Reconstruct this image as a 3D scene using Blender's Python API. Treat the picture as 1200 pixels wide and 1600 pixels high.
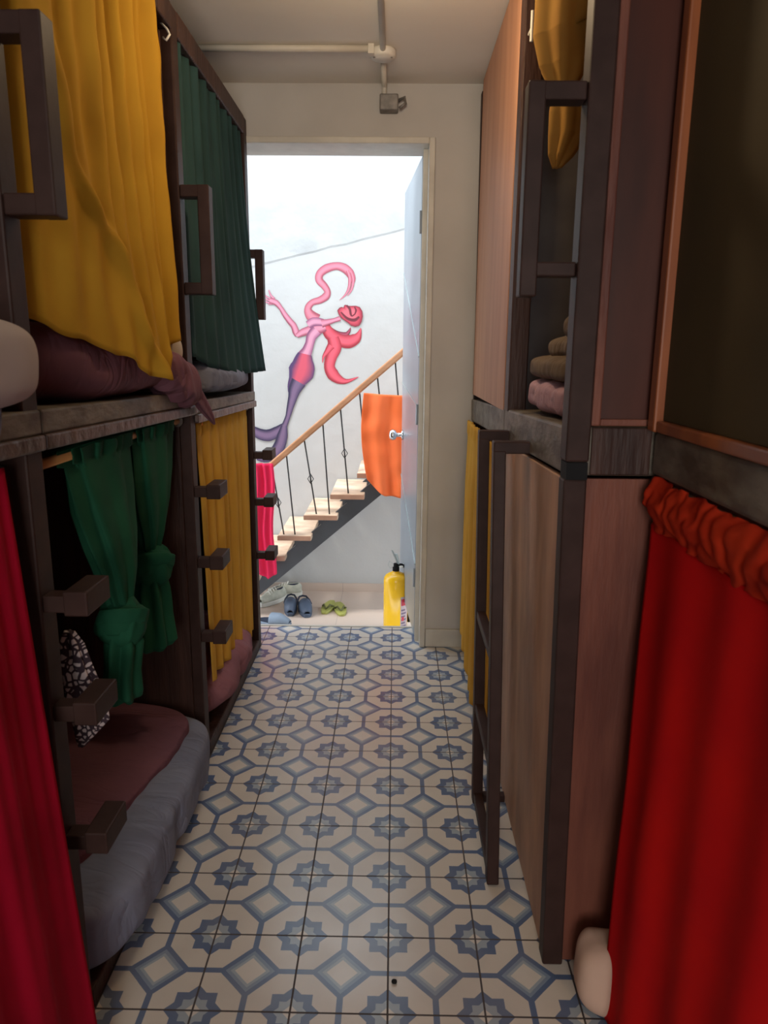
import bpy, bmesh, math, random
from mathutils import Vector, Matrix, noise
R = math.radians
random.seed(7)
SC = bpy.context.scene; COL = SC.collection
for o in list(bpy.data.objects): bpy.data.objects.remove(o)

# ------------------------------------------------------------------ camera
cd = bpy.data.cameras.new('camera'); cam = bpy.data.objects.new('camera', cd); COL.objects.link(cam)
cd.sensor_fit = 'VERTICAL'; cd.sensor_height = 32; cd.lens = 1136.68/1600*32
cd.clip_start = .02; cd.clip_end = 200
cd.dof.use_dof = True; cd.dof.focus_distance = 3.0; cd.dof.aperture_fstop = 7
p_, yw, rl = .21718, .013284, .0089438
F = Vector((-math.sin(yw)*math.cos(p_), math.cos(yw)*math.cos(p_), -math.sin(p_)))
ri = Vector((math.cos(yw), math.sin(yw), 0)); up_ = ri.cross(F)
RX = ri*math.cos(rl)+up_*math.sin(rl); UP = up_*math.cos(rl)-ri*math.sin(rl)
cam.matrix_world = Matrix(((RX.x, UP.x, -F.x, 0), (RX.y, UP.y, -F.y, 0), (RX.z, UP.z, -F.z, 1.3212), (0, 0, 0, 1)))
SC.camera = cam

# ------------------------------------------------------------------ light
SC.view_settings.view_transform = 'Standard'; SC.view_settings.look = 'None'
SC.view_settings.gamma = 1; SC.view_settings.use_curve_mapping = False
SC.view_settings.exposure = 0.2
W = bpy.data.worlds.new('sky'); SC.world = W; W.use_nodes = True
bg = W.node_tree.nodes['Background']
bg.inputs['Color'].default_value = (.80, .90, 1.0, 1); bg.inputs['Strength'].default_value = 4.0

def lamp(name, kind, loc, energy, color, rot=(0, 0, 0), size=None, size_y=None, angle=None):
    l = bpy.data.lights.new(name, kind); o = bpy.data.objects.new(name, l); COL.objects.link(o)
    l.energy = energy; l.color = color; o.location = loc; o.rotation_euler = rot
    if kind == 'AREA':
        l.shape = 'RECTANGLE'; l.size = size; l.size_y = size_y
    if angle: l.angle = angle
    if kind == 'POINT' and size: l.shadow_soft_size = size
    return o
lamp('sun', 'SUN', (0, 3, 6), 2.8, (1, .96, .9), rot=(R(13), R(-28), 0), angle=R(10))
# added fill light behind the camera, lifts the dim corridor
lamp('rear_fill_light', 'AREA', (-.05, -2.3, 1.45), 46, (1, .95, .90), rot=(R(90), 0, 0), size=1.0, size_y=1.5)
# warm ceiling lamp of the corridor, above the camera
lamp('ceiling_lamp_light', 'POINT', (-.05, 1.93, 2.175), 8, (1, .74, .45), size=.045)

# ------------------------------------------------------------------ materials
def nodes(m): m.use_nodes = True; return m.node_tree.nodes, m.node_tree.links, m.node_tree.nodes['Principled BSDF']
def rgba(c): return (c[0], c[1], c[2], 1)
def mixrgb(N, L, fac, a, b):
    x = N.new('ShaderNodeMix'); x.data_type = 'RGBA'
    for s, v in ((0, fac), (6, a), (7, b)):
        if hasattr(v, 'links'): L.new(v, x.inputs[s])
        else: x.inputs[s].default_value = rgba(v) if isinstance(v, (tuple, list)) else v
    return x.outputs[2]
def ramp(N, L, src, lo, hi):
    x = N.new('ShaderNodeMapRange'); x.inputs[1].default_value = lo; x.inputs[2].default_value = hi
    L.new(src, x.inputs[0]); return x.outputs[0]
def ntex(N, L, scale, vec=(1, 1, 1), detail=4, coord='Object'):
    tc = N.new('ShaderNodeTexCoord'); mp = N.new('ShaderNodeMapping'); mp.inputs['Scale'].default_value = vec
    t = N.new('ShaderNodeTexNoise'); t.inputs['Scale'].default_value = scale; t.inputs['Detail'].default_value = detail
    L.new(tc.outputs[coord], mp.inputs[0]); L.new(mp.outputs[0], t.inputs[0]); return t.outputs[0]
def bump(N, L, b, h, s, d=.01):
    x = N.new('ShaderNodeBump'); x.inputs['Strength'].default_value = s; x.inputs['Distance'].default_value = d
    L.new(h, x.inputs['Height']); L.new(x.outputs[0], b.inputs['Normal'])
def mat(name, c, c2=None, rough=.6, metal=0, scale=8, vec=(1, 1, 1), lo=.35, hi=.65, bs=.0, bscale=60, spec=None):
    m = bpy.data.materials.new(name); N, L, b = nodes(m)
    b.inputs['Roughness'].default_value = rough; b.inputs['Metallic'].default_value = metal
    if spec is not None: b.inputs['Specular IOR Level'].default_value = spec
    if c2 is None: c2 = tuple(x*.82 for x in c)
    n = ntex(N, L, scale, vec)
    L.new(mixrgb(N, L, ramp(N, L, n, lo, hi), c, c2), b.inputs['Base Color'])
    if bs: bump(N, L, b, ntex(N, L, bscale, vec), bs)
    return m
def cloth(name, c, c2=None, trans=.25, tc=None, rough=.85, weave=900, scale=5):
    m = mat(name, c, c2, rough=rough, scale=scale); N, L, b = nodes(m)
    b.inputs['Specular IOR Level'].default_value = .15
    bump(N, L, b, ntex(N, L, weave, detail=1), .15, .001)
    if trans:
        t = N.new('ShaderNodeBsdfTranslucent'); t.inputs[0].default_value = rgba(tc or c)
        mx = N.new('ShaderNodeMixShader'); mx.inputs[0].default_value = trans
        out = N['Material Output'] if 'Material Output' in N else None
        L.new(b.outputs[0], mx.inputs[1]); L.new(t.outputs[0], mx.inputs[2]); L.new(mx.outputs[0], out.inputs[0])
    return m
M = {}
M['wood_dark'] = mat('dark_stained_wood', (.065, .030, .022), (.034, .016, .013), rough=.5, spec=.25, scale=6, vec=(4, 4, .5), bs=.25, bscale=25)
M['wood_red'] = mat('red_brown_plywood', (.20, .070, .045), (.11, .036, .026), rough=.5, spec=.25, scale=5, vec=(3, 3, .5), bs=.15, bscale=30)
M['ply'] = mat('faded_plywood', (.56, .29, .175), (.44, .215, .13), rough=.55, spec=.3, scale=3.2, vec=(5, 5, .6), lo=.3, hi=.7, bs=.15, bscale=20)
M['ply_worn'] = mat('worn_plywood', (.62, .37, .245), (.36, .215, .15), rough=.6, spec=.3, scale=2.6, vec=(1.5, 3, .9), lo=.38, hi=.68, bs=.15, bscale=20)
M['steel'] = mat('dark_painted_steel', (.034, .017, .014), (.046, .024, .020), rough=.5, metal=0, spec=.16, scale=20, bs=.03, bscale=80)
M['slab'] = mat('stained_slab_edge', (.19, .165, .13), (.08, .058, .044), rough=.5, spec=.3, scale=9, vec=(1, 1, 2.5), bs=.35, bscale=22)
M['slab_trim'] = mat('brown_edge_board', (.11, .058, .042), (.05, .026, .02), rough=.4, scale=14, bs=.5, bscale=30)
M['dark_in'] = mat('bunk_interior_grey', (.10, .09, .09), (.075, .065, .07), rough=.8)
M['wood_deep'] = mat('deep_brown_varnished_wood', (.075, .022, .014), (.045, .015, .011), rough=.45, spec=.25, scale=5, vec=(3, 3, .5))
M['panel_green'] = mat('dark_olive_panel', (.085, .062, .030), (.06, .045, .024), rough=.75, spec=.15, scale=2)
M['orange_wood'] = mat('orange_varnished_wood', (.34, .10, .03), (.20, .055, .02), rough=.35, scale=6, vec=(3, 3, .4))
M['ceiling'] = mat('ceiling_paint', (.80, .765, .70), (.74, .70, .63), rough=.8, scale=1.6, bs=.1, bscale=12)
M['wall'] = mat('cream_wall_paint', (.53, .505, .47), (.45, .425, .395), rough=.75, scale=2.2, bs=.25, bscale=9)
M['frame'] = mat('cream_door_frame', (.58, .55, .48), (.50, .47, .41), rough=.5, scale=12, bs=.1, bscale=30)
M['white_wall'] = mat('white_plaster', (.49, .495, .49), (.455, .46, .455), rough=.85, scale=1.8, bs=.35, bscale=14)
M['rough_wall'] = mat('rough_white_plaster', (.45, .46, .458), (.37, .38, .38), rough=.9, scale=5, lo=.45, hi=.85, bs=.8, bscale=9)
M['door'] = mat('grey_blue_door_metal', (.30, .34, .38), (.26, .29, .33), rough=.35, metal=.25, scale=3)
M['chrome'] = mat('polished_chrome', (.75, .77, .8), rough=.12, metal=1)
M['black'] = mat('black_rubber', (.012, .012, .013), rough=.6, spec=.1)
M['iron'] = mat('black_iron', (.03, .032, .035), rough=.4, metal=.4)
M['stringer'] = mat('charcoal_stringer_paint', (.05, .055, .065), (.04, .043, .05), rough=.5)
M['rail_wood'] = mat('tan_rail_wood', (.50, .25, .13), (.40, .19, .09), rough=.4, scale=6, vec=(.6, 4, 4))
M['tread'] = mat('stone_tread', (.72, .56, .42), (.42, .29, .20), rough=.45, scale=7, vec=(1, 1.4, 1), lo=.35, hi=.7)
M['tread_edge'] = mat('tread_edge_wood', (.42, .23, .15), (.30, .16, .10), rough=.5, scale=8)
M['pvc'] = mat('painted_conduit', (.62, .58, .50), rough=.5)
M['pvc_white'] = mat('junction_box_white', (.74, .71, .64), rough=.45)
M['bracket'] = mat('grey_metal_bracket', (.16, .15, .14), (.26, .24, .22), rough=.5, metal=.3, scale=30)
M['rod'] = mat('pale_wooden_rod', (.62, .33, .12), (.50, .24, .08), rough=.4, scale=9)
M['rod_metal'] = mat('copper_rod_metal', (.72, .36, .18), rough=.25, metal=.8)
# cloths
M['yellow'] = cloth('mustard_cotton', (.64, .37, .035), (.56, .31, .03), .3, (.75, .38, .02))
M['yellow2'] = cloth('bright_yellow_cotton', (.82, .49, .085), (.74, .43, .065), .3, (.9, .45, .03))
M['amber'] = cloth('amber_cotton', (.46, .25, .055), (.36, .18, .04), .3)
M['green'] = cloth('bottle_green_cotton', (.016, .10, .052), (.011, .072, .038), .12)
M['teal'] = cloth('dark_green_cotton', (.034, .078, .078), (.026, .060, .062), .12)
M['red'] = cloth('scarlet_curtain_cloth', (.78, .012, .010), (.66, .008, .012), .35, (.9, .02, .01))
M['red_head'] = cloth('scarlet_curtain_heading', (.60, .045, .012), (.45, .020, .008), .3, (.8, .06, .01))
M['magenta'] = cloth('crimson_curtain_cloth', (.50, .005, .035), (.36, .003, .024), .25, (.6, .01, .05))
M['pink'] = cloth('hot_pink_cloth', (.90, .05, .16), (.82, .04, .13), .3)
M['orange'] = cloth('orange_cloth', (1.0, .27, .10), (.95, .23, .07), .35, (1.0, .40, .10))
M['plum'] = cloth('plum_cotton', (.20, .088, .115), (.15, .066, .09), 0)
M['plum2'] = cloth('light_plum_cotton', (.30, .13, .155), (.23, .10, .12), 0)
M['lilac'] = cloth('lilac_cotton', (.52, .33, .40), (.42, .26, .32), 0)
M['bluegrey'] = cloth('blue_grey_sheet', (.23, .25, .33), (.18, .195, .27), 0)
M['taupe'] = cloth('taupe_blanket', (.20, .145, .10), (.14, .10, .07), 0)
M['offwhite'] = cloth('off_white_pillowcase', (.58, .50, .42), (.5, .43, .36), 0)
M['palegrey'] = cloth('pale_pillowcase', (.50, .43, .42), (.42, .37, .37), 0)
M['beige'] = cloth('beige_cushion_cloth', (.62, .43, .33), (.52, .36, .28), 0)
for k_ in ('plum', 'plum2', 'bluegrey', 'lilac', 'taupe'):
    N, L, b = M[k_].node_tree.nodes, M[k_].node_tree.links, M[k_].node_tree.nodes['Principled BSDF']
    n = ntex(N, L, 4, (1.2, 3.2, 2.2), detail=3); N[n.node.name].inputs['Distortion'].default_value = .6
    rd = N.new('ShaderNodeMath'); rd.operation = 'ABSOLUTE'; sb = N.new('ShaderNodeMath'); sb.operation = 'SUBTRACT'; sb.inputs[1].default_value = .5
    L.new(n, sb.inputs[0]); L.new(sb.outputs[0], rd.inputs[0])
    pw = N.new('ShaderNodeMath'); pw.operation = 'POWER'; pw.inputs[1].default_value = .6; L.new(rd.outputs[0], pw.inputs[0])
    bump(N, L, b, pw.outputs[0], .4, .022)
M['ext_yellow'] = mat('glossy_yellow_enamel', (.86, .50, .01), (.82, .46, .01), rough=.22, scale=3)
M['label_w'] = mat('label_paper', (.48, .38, .38), rough=.5)
M['label_r'] = mat('label_red_ink', (.55, .04, .06), rough=.5)
M['label_k'] = mat('label_dark_ink', (.16, .11, .16), rough=.5)
M['lever'] = mat('grey_lever_metal', (.40, .47, .47), rough=.3, metal=.5)
M['navy'] = mat('navy_foam', (.055, .08, .13), (.07, .10, .16), rough=.6)
M['navy_d'] = mat('navy_insole', (.02, .03, .06), rough=.7)
M['slate'] = mat('slate_blue_foam', (.22, .28, .36), rough=.6)
M['olive'] = mat('olive_rubber', (.40, .42, .10), (.33, .35, .09), rough=.5)
M['olive_d'] = mat('olive_strap', (.13, .14, .05), rough=.6)
M['sneak'] = mat('grey_mesh_sneaker', (.50, .50, .42), (.40, .41, .34), rough=.8, scale=40)
M['sole'] = mat('white_foam_sole', (.72, .72, .66), rough=.6)
M['lace'] = mat('white_lace', (.75, .75, .7), rough=.8)

def mat_tiles():
    m = bpy.data.materials.new('patterned_cement_tiles'); N, L, b = nodes(m)
    def mth(op, a, c=None, d=None):
        x = N.new('ShaderNodeMath'); x.operation = op
        for i, v in enumerate((a, c, d)):
            if v is None: continue
            if hasattr(v, 'links'): L.new(v, x.inputs[i])
            else: x.inputs[i].default_value = v
        return x.outputs[0]
    g = N.new('ShaderNodeTexCoord'); s = N.new('ShaderNodeSeparateXYZ'); L.new(g.outputs['Object'], s.inputs[0])
    # a little hand-printed wobble
    wob = mth('MULTIPLY', mth('SUBTRACT', ntex(N, L, 30, detail=2), .5), .010)
    fx0 = mth('FRACT', mth('MULTIPLY', mth('ADD', s.outputs[0], 20.0), 5.0))
    fy0 = mth('FRACT', mth('MULTIPLY', mth('ADD', s.outputs[1], 20.0-1.229+.2), 5.0))
    u = mth('ABSOLUTE', mth('SUBTRACT', fx0, .5)); v = mth('ABSOLUTE', mth('SUBTRACT', fy0, .5))
    dia = mth('ADD', mth('ADD', u, v), wob)
    p = mth('SUBTRACT', .5, u); q = mth('SUBTRACT', .5, v)
    smax = mth('MAXIMUM', p, q); ssum = mth('ADD', p, q)
    star = mth('ADD', mth('MINIMUM', smax, mth('MULTIPLY', ssum, .70)), wob)
    def lt(a, t): return mth('LESS_THAN', a, t)
    blue, mid, lite, cream, white = (.095, .14, .25), (.20, .265, .36), (.32, .38, .44), (.61, .56, .495), (.64, .60, .54)
    n1 = ntex(N, L, 9); n2 = ntex(N, L, 2.2)
    c = mixrgb(N, L, lt(mth('MINIMUM', u, v), .033), cream, blue)
    c = mixrgb(N, L, lt(dia, .345), c, blue)
    c = mixrgb(N, L, lt(dia, .268), c, mid)
    c = mixrgb(N, L, lt(dia, .215), c, lite)
    c = mixrgb(N, L, lt(dia, .170), c, white)
    c = mixrgb(N, L, lt(star, .214), c, blue)
    c = mixrgb(N, L, lt(star, .125), c, lite)
    c = mixrgb(N, L, lt(ssum, .085), c, white)
    c = mixrgb(N, L, mth('MULTIPLY', ramp(N, L, n1, .45, .8), .22), c, (.30, .27, .24))
    c = mixrgb(N, L, mth('MULTIPLY', ramp(N, L, n2, .4, .75), .25), c, (.40, .38, .36))
    gr = lt(mth('MINIMUM', p, q), .0105)
    c = mixrgb(N, L, gr, c, (.045, .035, .035))
    L.new(c, b.inputs['Base Color'])
    L.new(mth('ADD', mth('MULTIPLY', gr, .4), mth('ADD', .17, mth('MULTIPLY', n1, .14))), b.inputs['Roughness'])
    bump(N, L, b, mth('SUBTRACT', mth('MULTIPLY', n1, .15), gr), .35, .002)
    return m
M['tiles'] = mat_tiles()
def mat_outdoor():
    m = bpy.data.materials.new('beige_landing_tiles'); N, L, b = nodes(m)
    tc = N.new('ShaderNodeTexCoord'); br = N.new('ShaderNodeTexBrick'); L.new(tc.outputs['Object'], br.inputs[0])
    br.offset = 0; br.inputs['Scale'].default_value = 1; br.inputs['Brick Width'].default_value = .33
    br.inputs['Row Height'].default_value = .33; br.inputs['Mortar Size'].default_value = .003
    br.inputs['Color1'].default_value = rgba((.60, .50, .43)); br.inputs['Color2'].default_value = rgba((.56, .46, .39))
    br.inputs['Mortar'].default_value = rgba((.46, .38, .33))
    L.new(mixrgb(N, L, mathfac(N, L, ntex(N, L, 7), .35), br.outputs[0], (.50, .40, .34)), b.inputs['Base Color'])
    b.inputs['Roughness'].default_value = .4
    return m
def mathfac(N, L, src, k):
    x = N.new('ShaderNodeMath'); x.operation = 'MULTIPLY'; L.new(src, x.inputs[0]); x.inputs[1].default_value = k; return x.outputs[0]
M['landing'] = mat_outdoor()
def mat_paint():
    m = bpy.data.materials.new('mural_paint'); N, L, b = nodes(m)
    a = N.new('ShaderNodeVertexColor'); a.layer_name = 'paint'; L.new(a.outputs[0], b.inputs['Base Color'])
    b.inputs['Roughness'].default_value = .7; return m
M['paint'] = mat_paint()
def mat_bandana():
    m = bpy.data.materials.new('black_white_paisley'); N, L, b = nodes(m)
    tc = N.new('ShaderNodeTexCoord'); v = N.new('ShaderNodeTexVoronoi'); v.feature = 'DISTANCE_TO_EDGE'; v.inputs['Scale'].default_value = 60
    n = N.new('ShaderNodeTexNoise'); n.inputs['Scale'].default_value = 14
    L.new(tc.outputs['Object'], n.inputs[0]); mx = N.new('ShaderNodeVectorMath'); mx.operation = 'MULTIPLY_ADD'
    L.new(n.outputs[1], mx.inputs[0]); mx.inputs[1].default_value = (.06, .06, .06); L.new(tc.outputs['Object'], mx.inputs[2])
    L.new(mx.outputs[0], v.inputs[0])
    L.new(mixrgb(N, L, ramp(N, L, v.outputs[0], .13, .17), (.035, .02, .03), (.55, .47, .47)), b.inputs['Base Color'])
    b.inputs['Roughness'].default_value = .9; return m
M['bandana'] = mat_bandana()

# ------------------------------------------------------------------ mesh helpers
def link(name, bm, m, parent=None, smooth=False, sub=0, solid=0, bevel=0):
    me = bpy.data.meshes.new(name); bmesh.ops.recalc_face_normals(bm, faces=bm.faces); bm.to_mesh(me); bm.free()
    o = bpy.data.objects.new(name, me); COL.objects.link(o)
    for mm in (m if isinstance(m, list) else [m]): me.materials.append(M[mm])
    if smooth: me.polygons.foreach_set('use_smooth', [True]*len(me.polygons))
    if parent: o.parent = parent; o.matrix_parent_inverse = Matrix.Translation(parent.location).inverted() if not parent.rotation_euler.z else (Matrix.Translation(parent.location) @ Matrix.Rotation(parent.rotation_euler.z, 4, 'Z')).inverted()
    if solid:
        s = o.modifiers.new('thickness', 'SOLIDIFY'); s.thickness = solid; s.offset = 0
    if bevel:
        s = o.modifiers.new('bevel', 'BEVEL'); s.width = bevel; s.segments = 2; s.limit_method = 'ANGLE'
    if sub:
        s = o.modifiers.new('smooth', 'SUBSURF'); s.levels = sub; s.render_levels = sub
    return o
def tag(o, label, cat, group=None):
    o['label'] = label; o['category'] = cat
    if group: o['group'] = group
    return o
def thing(name, label, cat, loc=(0, 0, 0), group=None, rz=0):
    o = bpy.data.objects.new(name, None); COL.objects.link(o); o.empty_display_size = .05
    o.location = loc; o.rotation_euler.z = rz
    return tag(o, label, cat, group)
def struct(name, bm, m, **k):
    o = link(name, bm, m, **k); o['kind'] = 'structure'; return o
def B(): return bmesh.new()
def box(bm, x0, x1, y0, y1, z0, z1):
    vs = [bm.verts.new((x, y, z)) for z in (z0, z1) for y in (y0, y1) for x in (x0, x1)]
    for f in ((0, 2, 3, 1), (4, 5, 7, 6), (0, 1, 5, 4), (2, 6, 7, 3), (0, 4, 6, 2), (1, 3, 7, 5)): bm.faces.new([vs[i] for i in f])
    return vs
def bx(*a): bm = B(); box(bm, *a); return bm
def bar(bm, a, b, w, h=None, upv=(0, 0, 1)):
    a, b = Vector(a), Vector(b); d = (b-a).normalized(); h = h or w
    s = d.cross(Vector(upv)); s = s.normalized() if s.length > 1e-4 else Vector((1, 0, 0)); t = s.cross(d)
    vs = [bm.verts.new(p+s*i*w/2+t*j*h/2) for p in (a, b) for i, j in ((-1, -1), (1, -1), (1, 1), (-1, 1))]
    for f in ((0, 3, 2, 1), (4, 5, 6, 7), (0, 1, 5, 4), (1, 2, 6, 5), (2, 3, 7, 6), (3, 0, 4, 7)): bm.faces.new([vs[i] for i in f])
def tube(bm, pts, r, n=10, cap=True):
    pts = [Vector(p) for p in pts]; rs = r if isinstance(r, (list, tuple)) else [r]*len(pts); rings = []
    ref = None
    for i, p in enumerate(pts):
        d = (pts[min(i+1, len(pts)-1)]-pts[max(i-1, 0)]).normalized()
        if ref is None: ref = Vector((0, 0, 1)) if abs(d.z) < .9 else Vector((1, 0, 0))
        s = d.cross(ref).normalized(); t = s.cross(d).normalized(); ref = t
        rings.append([bm.verts.new(p+(s*math.cos(k*2*math.pi/n)+t*math.sin(k*2*math.pi/n))*rs[i]) for k in range(n)])
    for a, b in zip(rings, rings[1:]):
        for k in range(n): bm.faces.new((a[k], a[(k+1) % n], b[(k+1) % n], b[k]))
    if cap: bm.faces.new(rings[0][::-1]); bm.faces.new(rings[-1])
def lathe(bm, prof, n=32, c=(0, 0, 0)):
    rings = [[bm.verts.new((c[0]+r*math.cos(k*2*math.pi/n), c[1]+r*math.sin(k*2*math.pi/n), c[2]+z)) for k in range(n)] for r, z in prof]
    for a, b in zip(rings, rings[1:]):
        for k in range(n): bm.faces.new((a[k], a[(k+1) % n], b[(k+1) % n], b[k]))
    bm.faces.new(rings[0][::-1]); bm.faces.new(rings[-1])
def grid(fn, nu, nv):
    bm = B(); g = [[bm.verts.new(fn(i/nu, j/nv)) for i in range(nu+1)] for j in range(nv+1)]
    for j in range(nv):
        for i in range(nu): bm.faces.new((g[j][i], g[j][i+1], g[j+1][i+1], g[j+1][i]))
    return bm
def lerp(a, b, t): return a+(b-a)*t
def keys(t, ks):
    if t <= ks[0][0]: return ks[0][1]
    for (a, x), (b, y) in zip(ks, ks[1:]):
        if t <= b:
            w = (t-a)/(b-a); w = w*w*(3-2*w); return lerp(x, y, w)
    return ks[-1][1]
def nz(x, y=0, z=0): return noise.noise(Vector((x, y, z)))
def soft(c, d, n=4, wr=.01, ws=(8, 8, 8), cuts=26, bend=None, seed=0, wr2=0, ws2=(20, 20, 20)):
    bm = B(); bmesh.ops.create_cube(bm, size=2); bmesh.ops.subdivide_edges(bm, edges=bm.edges[:], cuts=cuts, use_grid_fill=True)
    for v in bm.verts:
        p = v.co; k = (abs(p.x)**n+abs(p.y)**n+abs(p.z)**n)**(1/n); q = p/k
        w = Vector((q.x*d[0]/2, q.y*d[1]/2, q.z*d[2]/2)); nn = q.normalized()
        a = nz(w.x*ws[0]+seed, w.y*ws[1], w.z*ws[2]); a = (1-abs(a)*2.2)
        b = nz(w.x*ws2[0]+seed*3, w.y*ws2[1]+5, w.z*ws2[2])
        w += nn*(a*wr+b*wr2)
        if bend: w = bend(w)
        v.co = w+Vector(c)
    return bm
def folds(s, k, seed=0, sharp=1):
    a = math.sin(2*math.pi*(k*s+.35*nz(s*3, seed)+seed)); b = math.sin(2*math.pi*(k*.43*s+seed*1.7+.2))
    return .68*a+.32*b+.25*nz(s*k*1.7, seed*2.1)
def wrap(secs, n=72, ripple=.1, k=7, seed=0, twist=0, pk=0):
    """closed cloth bundle: secs = (cx, cy, cz, rx, ry)"""
    bm = B(); rings = []
    for i, (cx, cy, cz, rx, ry) in enumerate(secs):
        ring = []
        for j in range(n):
            th = 2*math.pi*j/n; ph = th*k+twist*i/len(secs)*2*math.pi
            r = 1+ripple*math.sin(ph+1.2*nz(cz*6, seed))+ripple*.7*nz(math.cos(th)*2+seed, math.sin(th)*2, cz*7)
            if pk and i < pk: r += .22*math.sin(th*17+2*nz(cz*30, th))
            ring.append(bm.verts.new((cx+rx*r*math.cos(th), cy+ry*r*math.sin(th), cz)))
        rings.append(ring)
    for a, b in zip(rings, rings[1:]):
        for j in range(n): bm.faces.new((a[j], a[(j+1) % n], b[(j+1) % n], b[j]))
    bm.faces.new(rings[0][::-1]); bm.faces.new(rings[-1])
    return bm
def spline(ks, m):
    """resample keyed tuples (z first) smoothly"""
    out = []
    for i in range(m+1):
        t = i/m*(len(ks)-1); a = min(int(t), len(ks)-2); w = t-a; w = w*w*(3-2*w)
        out.append(tuple(lerp(x, y, w) for x, y in zip(ks[a], ks[a+1])))
    return out

# ------------------------------------------------------------------ the setting
CZ = 2.345; LX = -.60
struct('floor', bx(-2.5, 2.4, -2.5, 3.36, -.12, 0), 'tiles')
struct('ceiling', bx(-2.62, 2.52, -2.62, 3.40, CZ, CZ+.12), 'ceiling')
struct('wall_left', bx(-2.62, -2.5, -2.62, 3.14, -.12, CZ), 'wall')
struct('wall_right', bx(2.4, 2.52, -2.62, 3.14, -.12, CZ), 'wall')
struct('wall_back', bx(-2.5, 2.4, -2.62, -2.5, -.12, CZ), 'wall')
w = B()
box(w, -2.62, -.76, 3.14, 3.36, -.12, CZ); box(w, .150, 2.52, 3.14, 3.36, -.12, CZ); box(w, -.76, .150, 3.14, 3.36, 2.150, CZ)
struct('wall_front', w, 'wall')
struct('trim_1', bx(.125, .150, 3.122, 3.32, .0, 2.150), 'frame', bevel=.004)     # door frame: right jamb, stop, left jamb, head
struct('trim_4', bx(.105, .125, 3.20, 3.228, 0, 2.125), 'frame')
struct('trim_5', bx(-.76, -.72, 3.14, 3.32, 0, 2.125), 'frame', bevel=.004)
struct('trim_6', bx(-.76, .125, 3.122, 3.32, 2.125, 2.150), 'frame', bevel=.004)
w = B(); box(w, .152, .335, 3.128, 3.14, 0, .085)
struct('baseboard_front', w, 'frame', bevel=.003)
w = bx(-.76, .150, 3.361, 3.375, -.118, .003)
struct('trim_2', w, 'frame')
# outside landing
struct('landing_floor', bx(-3.2, 2.6, 3.36, 4.62, -.36, -.24), 'landing')
w = grid(lambda s, t: (-3.2+5.8*s, 4.62, -.36+3.06*t+.0*s), 2, 2)
struct('wall_stairwell', bx(-3.2, 2.6, 4.62, 4.74, -.36, 2.75), 'white_wall')
RZ = lambda x: 1.905+(x+.48)*.24
def upw():
    bm = B(); n = 60; fr = []
    for i in range(n+1):
        x = -3.2+5.8*i/n; zb = min(RZ(x)+.012*nz(x*9), 2.7)
        fr.append([bm.verts.new(p) for p in ((x, 4.62, zb), (x, 4.6165, zb+.012), (x, 4.6165, 2.75), (x, 4.62, 2.75))])
    for a, b in zip(fr, fr[1:]):
        for k in range(3): bm.faces.new((a[k], a[k+1], b[k+1], b[k]))
    return bm
struct('trim_3', upw(), 'rough_wall')
struct('baseboard_stairwell', bx(-3.2, 2.6, 4.606, 4.62, -.24, -.185), 'landing')

# door leaf, swung outwards
DL = thing('metal_door', 'grey blue metal door leaf swung open outwards at the right of the doorway', 'door', (.105, 3.24, 0))
def leafbox(x0, x1, y0, y1, z0, z1):     # local: x across thickness, y along the leaf
    bm = B(); vs = box(bm, x0, x1, y0, y1, z0, z1)
    for v in bm.verts:
        v.co = Vector((.105+v.co.x-(v.co.y)*.085, 3.24+v.co.y, v.co.z))
    return bm
lf = link('leaf', leafbox(-.002, .036, 0, .74, .012, 2.112), 'door', DL, bevel=.002)
for a, b_ in (((.0, .0, 1.30), (.0, .74, 1.72)), ((.0, 0, 1.08), (.0, .74, 1.16)), ((.0, 0, .36), (.0, .74, .66))):
    g = B(); bar(g, (.105-.0035-a[1]*.085, 3.24+a[1], a[2]), (.105-.0035-b_[1]*.085, 3.24+b_[1], b_[2]), .003, .006); link('groove', g, 'lever', DL)
kn = B(); kx, ky, kz = .105-.66*.085, 3.90, .885
for v0 in (0,):
    t_ = B()
for prof in (((.0, .0), (.026, .0), (.026, -.008), (.012, -.012), (.011, -.034), (.026, -.042), (.031, -.056), (.026, -.070), (.010, -.076)),):
    n = 24; rings = [[kn.verts.new((kx+z-.002, ky+max(r, .001)*math.cos(k*2*math.pi/n), kz+max(r, .001)*math.sin(k*2*math.pi/n))) for k in range(n)] for r, z in prof]
    for a, b_ in zip(rings, rings[1:]):
        for k in range(n): kn.faces.new((a[k], a[(k+1) % n], b_[(k+1) % n], b_[k]))
    kn.faces.new(rings[-1])
t_.free()
link('door_knob', kn, 'chrome', DL, smooth=True)
for z in (.3, 1.05, 1.85):
    g = B(); tube(g, [(.1, 3.232, z-.045), (.1, 3.232, z+.045)], .007); link('hinge', g, 'door', DL)

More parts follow.
